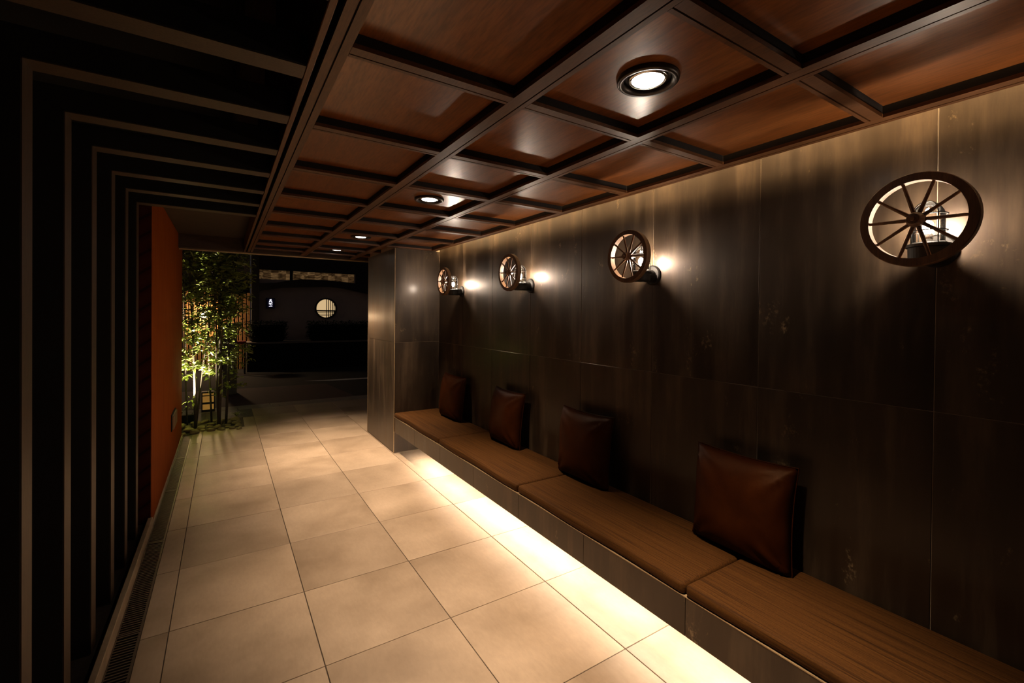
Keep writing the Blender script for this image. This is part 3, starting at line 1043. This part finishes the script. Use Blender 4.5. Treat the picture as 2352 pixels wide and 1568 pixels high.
# floor lantern seen between the stems
lt = empty('floor_lantern', (-0.19, 8.18, 0.0))
tag(lt, 'low amber paper lantern with dark bars behind the tree', 'lantern')
link('paper', to_mesh(box_bm((-0.075, -0.05, 0.03), (0.075, 0.05, 0.29)), 'paper'), M['paper_glow'], lt)
for z0, z1 in ((0.0, 0.035), (0.115, 0.145), (0.235, 0.250), (0.28, 0.30)):
    link('bar', to_mesh(box_bm((-0.083, -0.058, z0), (0.083, 0.058, z1), 0.002), 'bar'), M['dark_wood'], lt)
for sx in (-1, 1):
    for sy in (-1, 1):
        link('corner_post', to_mesh(box_bm((sx*0.077-0.007, sy*0.052-0.007, 0), (sx*0.077+0.007, sy*0.052+0.007, 0.30)), 'corner_post'), M['dark_wood'], lt)

# ------------------------------------------------------------------ street
road = box('trim_10', (-8, 8.06, -0.15), (14, 30, -0.014), M['asphalt'], origin=(0, 10, 0))
tag(road, 'dark asphalt of the street', kind='structure')
ks = empty('kerb_row')
ks['kind'] = 'structure'; ks.name = 'trim_11'
tag(ks, 'pale kerb stones along the street')
for k in range(-3, 7):
    xa = 0.19+k*0.574
    b = box('kerb_stone', (xa+0.004, 8.068, -0.10), (xa+0.570, 8.235, -0.001), M['concrete'], ks, 0.004)
for k in range(-3, 7):
    xa = 0.05+k*0.60
    box('kerb_stone', (xa+0.003, 8.245, -0.10), (xa+0.597, 8.44, -0.006), M['concrete'], ks, 0.006)
ap = link('trim_12', to_mesh(extrude_poly([(-4, 8.44), (2.03, 8.46), (1.83, 10.25), (-4, 10.62)], -0.06, -0.010, 'Z'), 'apron'), M['apron'])
tag(ap, 'red-brown paved apron before the kerb', kind='structure')
wl = link('road_line', to_mesh(extrude_poly([(1.5, 10.84), (2.05, 10.62), (5.0, 10.40), (5.0, 10.62), (2.1, 10.80)], -0.014, -0.011, 'Z'), 'road_line'), M['paint_white'])
tag(wl, 'faint white painted line on the dark street', 'road marking')

gp = empty('stone_pillar', (0.11, 9.8, -0.01))
tag(gp, 'square dark stone pillar beyond the planting bed', 'pillar')
link('shaft', to_mesh(box_bm((-0.12, -0.12, 0), (0.10, 0.12, 1.25), 0.01), 'shaft'), M['dark_stone'], gp)
link('cap', to_mesh(box_bm((-0.14, -0.14, 1.25), (0.12, 0.14, 1.30), 0.01), 'cap'), M['dark_stone'], gp)

# ------------------------------------------------------------------ shop front across the street
FYY = 14.0
shop = empty('shop_building', (2.2, FYY, -0.014))
tag(shop, 'dark shop front across the street with arched lintel and grey wall', 'building')
so = Vector((2.2, FYY, -0.014))
def sbox(nm, lo, hi, mt, bev=0.0, parent=shop):
    return link(nm, to_mesh(box_bm(tuple(Vector(lo)-so), tuple(Vector(hi)-so), bev), nm), M[mt], parent)
# grey wall with a round opening: ring of quads around the hole
RC, RZ, RR = 2.513, 1.626, 0.292
def wall_with_hole(x0, x1, z0, z1, y0, y1):
    b = bmesh.new(); seg = 64
    inn, out = [], []
    crn = [(x1, z1), (x0, z1), (x0, z0), (x1, z0)]
    for k in range(seg):
        a = 2*math.pi*k/seg; c, s = math.cos(a), math.sin(a)
        inn.append(b.verts.new((RC+RR*c, y0, RZ+RR*s)))
        tx = ((x1 if c > 0 else x0)-RC)/c if abs(c) > 1e-6 else 1e9
        tz = ((z1 if s > 0 else z0)-RZ)/s if abs(s) > 1e-6 else 1e9
        t = min(tx, tz)
        out.append(b.verts.new((RC+t*c, y0, RZ+t*s)))
    cv = [b.verts.new((x, y0, z)) for x, z in crn]
    for k in range(seg):
        j = (k+1) % seg
        p, q = out[k].co, out[j].co
        if abs(p.x-q.x) < 1e-6 or abs(p.z-q.z) < 1e-6:
            b.faces.new((inn[k], inn[j], out[j], out[k]))
        else:
            c_ = min(cv, key=lambda v: (v.co-p).length+(v.co-q).length)
            b.faces.new((inn[k], inn[j], out[j], c_, out[k]))
    r = bmesh.ops.extrude_face_region(b, geom=list(b.faces))
    for v in r['geom']:
        if isinstance(v, bmesh.types.BMVert): v.co.y = y1
    bmesh.ops.translate(b, verts=b.verts, vec=-so)
    return to_mesh(b, 'wall')
link('wall', wall_with_hole(0.70, 6.0, 0.70, 2.40, FYY, FYY+0.15), M['plaster'], shop)
sbox('corner_post', (0.62, FYY-0.20, 0.0), (0.80, FYY+0.15, 3.4), 'dark_wood', 0.01)
# arched lintel
bot = [(0.79, 2.071), (1.1, 2.13), (1.385, 2.177), (1.8, 2.21), (2.2, 2.235), (2.593, 2.251), (2.95, 2.215), (3.3, 2.15), (3.671, 2.083), (4.6, 1.95), (5.5, 1.85)]
top = [(5.5, 2.30), (4.6, 2.34), (3.321, 2.372), (2.9, 2.41), (2.4, 2.435), (1.825, 2.429), (1.5, 2.38), (1.2, 2.30), (0.79, 2.271)]
lb = extrude_poly([(x-so.x, z-so.z) for x, z in bot+top], -0.22, -0.02, 'Y')
link('lintel', to_mesh(lb, 'lintel'), M['dark_wood'], shop)
sbox('upper_wall', (0.62, FYY-0.05, 2.655), (6.0, FYY+0.15, 5.0), 'dark_wood')
sbox('upper_pier', (3.32, FYY-0.05, 2.25), (6.0, FYY+0.15, 2.655), 'dark_wood')
tp = sbox('transom_window', (0.80, FYY+0.02, 2.20), (3.32, FYY+0.05, 2.66), 'transom')
link('mullion', to_mesh(box_bm(tuple(Vector((1.555, FYY-0.03, 2.25))-so), tuple(Vector((1.63, FYY+0.02, 2.66))-so)), 'mullion'), M['dark_wood'], tp)
link('jamb', to_mesh(box_bm(tuple(Vector((3.30, FYY-0.06, 2.38))-so), tuple(Vector((3.32, FYY+0.02, 2.655))-so)), 'jamb'), M['plaster'], tp)
# round window
rw = link('round_window', to_mesh(lathe([(RR-0.03, 0.03), (RR-0.03, -0.08), (RR+0.012, -0.08), (RR+0.012, 0.03)], 'Y', 64, close=True), 'round_window'), M['dark_wood'], shop, Vector((RC, FYY, RZ))-so)
link('pane', to_mesh(lathe([(0, -0.06), (RR-0.02, -0.06), (RR-0.02, -0.07), (0, -0.07)], 'Y', 48), 'pane'), M['shoji_glow'], rw)
def lat(x0, x1, z0, z1):
    link('lattice_bar', to_mesh(box_bm((x0, 0.025, z0), (x1, 0.05, z1)), 'lattice_bar'), M['dark_wood'], rw)
ri = RR-0.03
def hspan(z): return math.sqrt(max(ri*ri-z*z, 0.0004))
for x in (0.020, 0.075, 0.125, 0.180, 0.228):
    h = hspan(x); lat(x-0.009, x+0.009, -h, h)
h = hspan(-0.07); lat(-h, h, -0.092, -0.048)
for z in (-0.125, -0.170, -0.212):
    h = hspan(z); lat(-h, h, z-0.009, z+0.009)
# low planter wall before the shop
pw = empty('stone_planter', (2.0, 13.3, -0.014))
tag(pw, 'low dark stone planter with pale coping before the shop front', 'planter')
link('body', to_mesh(box_bm((-1.50, -0.15, 0), (5.0, 0.42, 0.70)), 'body'), M['void'], pw)
link('coping', to_mesh(box_bm((-1.52, -0.17, 0.70), (5.0, 0.44, 0.745), 0.005), 'coping'), M['concrete'], pw)
# hedges
def hedge(x0, x1, lab, seed, n):
    r = random.Random(seed)
    h = empty('hedge', ((x0+x1)/2, 13.42, 0.734))
    tag(h, lab, 'hedge', 'dark hedges in the stone planter')
    w = (x1-x0)/2
    link('core', to_mesh(box_bm((-w+0.06, -0.15, 0), (w-0.06, 0.15, 0.44), 0.05), 'core'), M['void'], h)
    b = bmesh.new()
    for k in range(n):
        x = r.uniform(-w, w); z = r.uniform(0.06, 0.52)
        y = r.uniform(-0.24, 0.22)
        if abs(y) < 0.16 and z < 0.44 and abs(x) < w-0.08:
            y = -0.2+r.uniform(-0.05, 0.05)
        mm = Matrix.Translation((x, y, z)) @ Matrix.Rotation(r.uniform(0, 6.28), 4, 'Z') @ Matrix.Rotation(r.uniform(-1, 0.5), 4, 'Y')
        leaf_bm(b, mm, 0.07, 0.04)
    me = bpy.data.meshes.new('foliage'); b.to_mesh(me); b.free()
    tag(link('foliage', me, M['hedge'], h), kind='stuff')
hedge(0.50, 1.42, 'dark clipped hedge between the slat screen and the gap below the sign', 5, 1500)
hedge(1.93, 4.6, 'long dark clipped hedge below the round window', 6, 3600)

# lit sign: two brushed characters and a small line below
sg = empty('shop_sign', (1.07, 13.955, 1.745))
tag(sg, 'small black lit sign with white brushed characters on the grey wall', 'sign')
link('box', to_mesh(box_bm((-0.104, -0.10, -0.138), (0.104, 0.02, 0.138), 0.004), 'box'), M['black_metal'], sg)
fc = link('face', to_mesh(box_bm((-0.094, -0.104, -0.128), (0.094, -0.10, 0.128)), 'face'), M['sign_black'], sg)
def stroke(pts, w):
    b = bmesh.new()
    P = [Vector((p[0], 0, p[1])) for p in pts]
    vs = []
    for i, p in enumerate(P):
        t = (P[min(i+1, len(P)-1)]-P[max(i-1, 0)]).normalized()
        nrm = Vector((-t.z, 0, t.x))
        ww = w[i] if isinstance(w, (list, tuple)) else w
        vs.append([b.verts.new(p+nrm*ww*s+Vector((0, d, 0))) for s in (-1, 1) for d in (-0.110, -0.1042)])
    for a, c in zip(vs, vs[1:]):
        for i, j in ((0, 1), (1, 3), (3, 2), (2, 0)):
            b.faces.new((a[i], a[j], c[j], c[i]))
    b.faces.new([vs[0][i] for i in (0, 1, 3, 2)]); b.faces.new([vs[-1][i] for i in (2, 3, 1, 0)])
    return b
def glyph(nm, strokes):
    bm_ = bmesh.new()
    for pts, w in strokes:
        t = bpy.data.meshes.new('t'); s = stroke(pts, w); s.to_mesh(t); s.free(); bm_.from_mesh(t); bpy.data.meshes.remove(t)
    return link(nm, to_mesh(bm_, nm), M['sign_white'], sg)
glyph('character', [([(-0.022, 0.092), (0.026, 0.102)], 0.0065), ([(-0.034, 0.060), (0.034, 0.068)], 0.0065),
                    ([(0.004, 0.098), (-0.006, 0.060), (-0.040, 0.022)], [0.008, 0.008, 0.005]), ([(0.000, 0.062), (0.020, 0.036), (0.040, 0.024)], [0.005, 0.009, 0.010])])
glyph('character', [([(-0.040, -0.020), (0.0, -0.010), (0.046, 0.004)], [0.008, 0.008, 0.007]),
                    ([(-0.014, 0.012), (-0.012, -0.030), (0.006, -0.052), (0.038, -0.048), (0.042, -0.032)], [0.007, 0.008, 0.009, 0.008, 0.004])])
glyph('small_line', [([(-0.040, -0.084), (0.042, -0.084)], 0.0060)])

# slat screen lit by a lamp, left of the shop
sc = empty('slat_screen', (-0.3, 13.95, -0.014))
tag(sc, 'warm lit timber slat screen across the street behind the tree', 'screen')
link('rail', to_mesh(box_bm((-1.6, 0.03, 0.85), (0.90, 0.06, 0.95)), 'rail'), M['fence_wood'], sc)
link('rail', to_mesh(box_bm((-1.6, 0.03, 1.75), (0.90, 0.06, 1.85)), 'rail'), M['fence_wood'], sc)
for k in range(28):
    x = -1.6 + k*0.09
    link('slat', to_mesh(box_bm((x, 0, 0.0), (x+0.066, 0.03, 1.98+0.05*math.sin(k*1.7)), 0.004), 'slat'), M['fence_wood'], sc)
hb = empty('added_house', (-0.9, 14.6, -0.014))  # added dark block, hides the sky glow between tree and shop post
tag(hb, 'added dark house hiding the sky glow behind the timber slat screen', 'house')
link('wall', to_mesh(box_bm((-1.6, -0.4, 0), (1.50, 0.8, 4.6)), 'wall'), M['dark_wood'], hb)
link('roof', to_mesh(extrude_poly([(-1.9, 4.6), (1.50, 4.6), (1.50, 4.75), (-0.2, 5.6), (-1.9, 4.75)], -0.5, 0.9, 'Y'), 'roof'), M['void'], hb)
lp = empty('shop_lantern', (-0.42, 13.70, 1.40))
tag(lp, 'bright round lantern hanging before the slat screen', 'lantern')
b = bmesh.new(); bmesh.ops.create_uvsphere(b, u_segments=20, v_segments=12, radius=0.075); bmesh.ops.scale(b, verts=b.verts, vec=(1.6, 0.9, 0.6))
link('shade', to_mesh(b, 'shade', True), M['shop_lamp'], lp)
link('cap', to_mesh(lathe([(0, 0.05), (0.05, 0.045), (0.04, 0.07), (0, 0.08)], seg=16), 'cap'), M['black_metal'], lp)
link('arm', to_mesh(tube([(0, 0, 0.07), (0, 0.02, 0.16), (0, 0.25, 0.18)], 0.010, 8), 'arm'), M['black_metal'], lp)
mc = empty('vending_machine', (-1.15, 13.5, -0.014))
tag(mc, 'tall machine with a pale cyan lit panel behind the tree', 'machine')
link('body', to_mesh(box_bm((-0.55, -0.25, 0), (0.33, 0.40, 2.45), 0.02), 'body'), M['black_metal'], mc)
link('lit_panel', to_mesh(box_bm((-0.50, -0.262, 1.60), (0.28, -0.25, 2.30)), 'lit_panel'), M['cyan_glow'], mc)
rb = empty('red_bench', (0.37, 12.9, -0.014))
tag(rb, 'small red draped bench beyond the dark stone pillar', 'bench')
link('seat', to_mesh(box_bm((-0.15, -0.15, 0.72), (0.10, 0.15, 0.80), 0.01), 'seat'), plain('red_cloth', (0.30, 0.03, 0.015), 0.8), rb)
for sx in (-0.12, 0.07):
    for sy in (-0.12, 0.12):
        link('leg', to_mesh(box_bm((sx-0.015, sy-0.015, 0), (sx+0.015, sy+0.015, 0.72)), 'leg'), M['dark_wood'], rb)
bpy.context.view_layer.update()
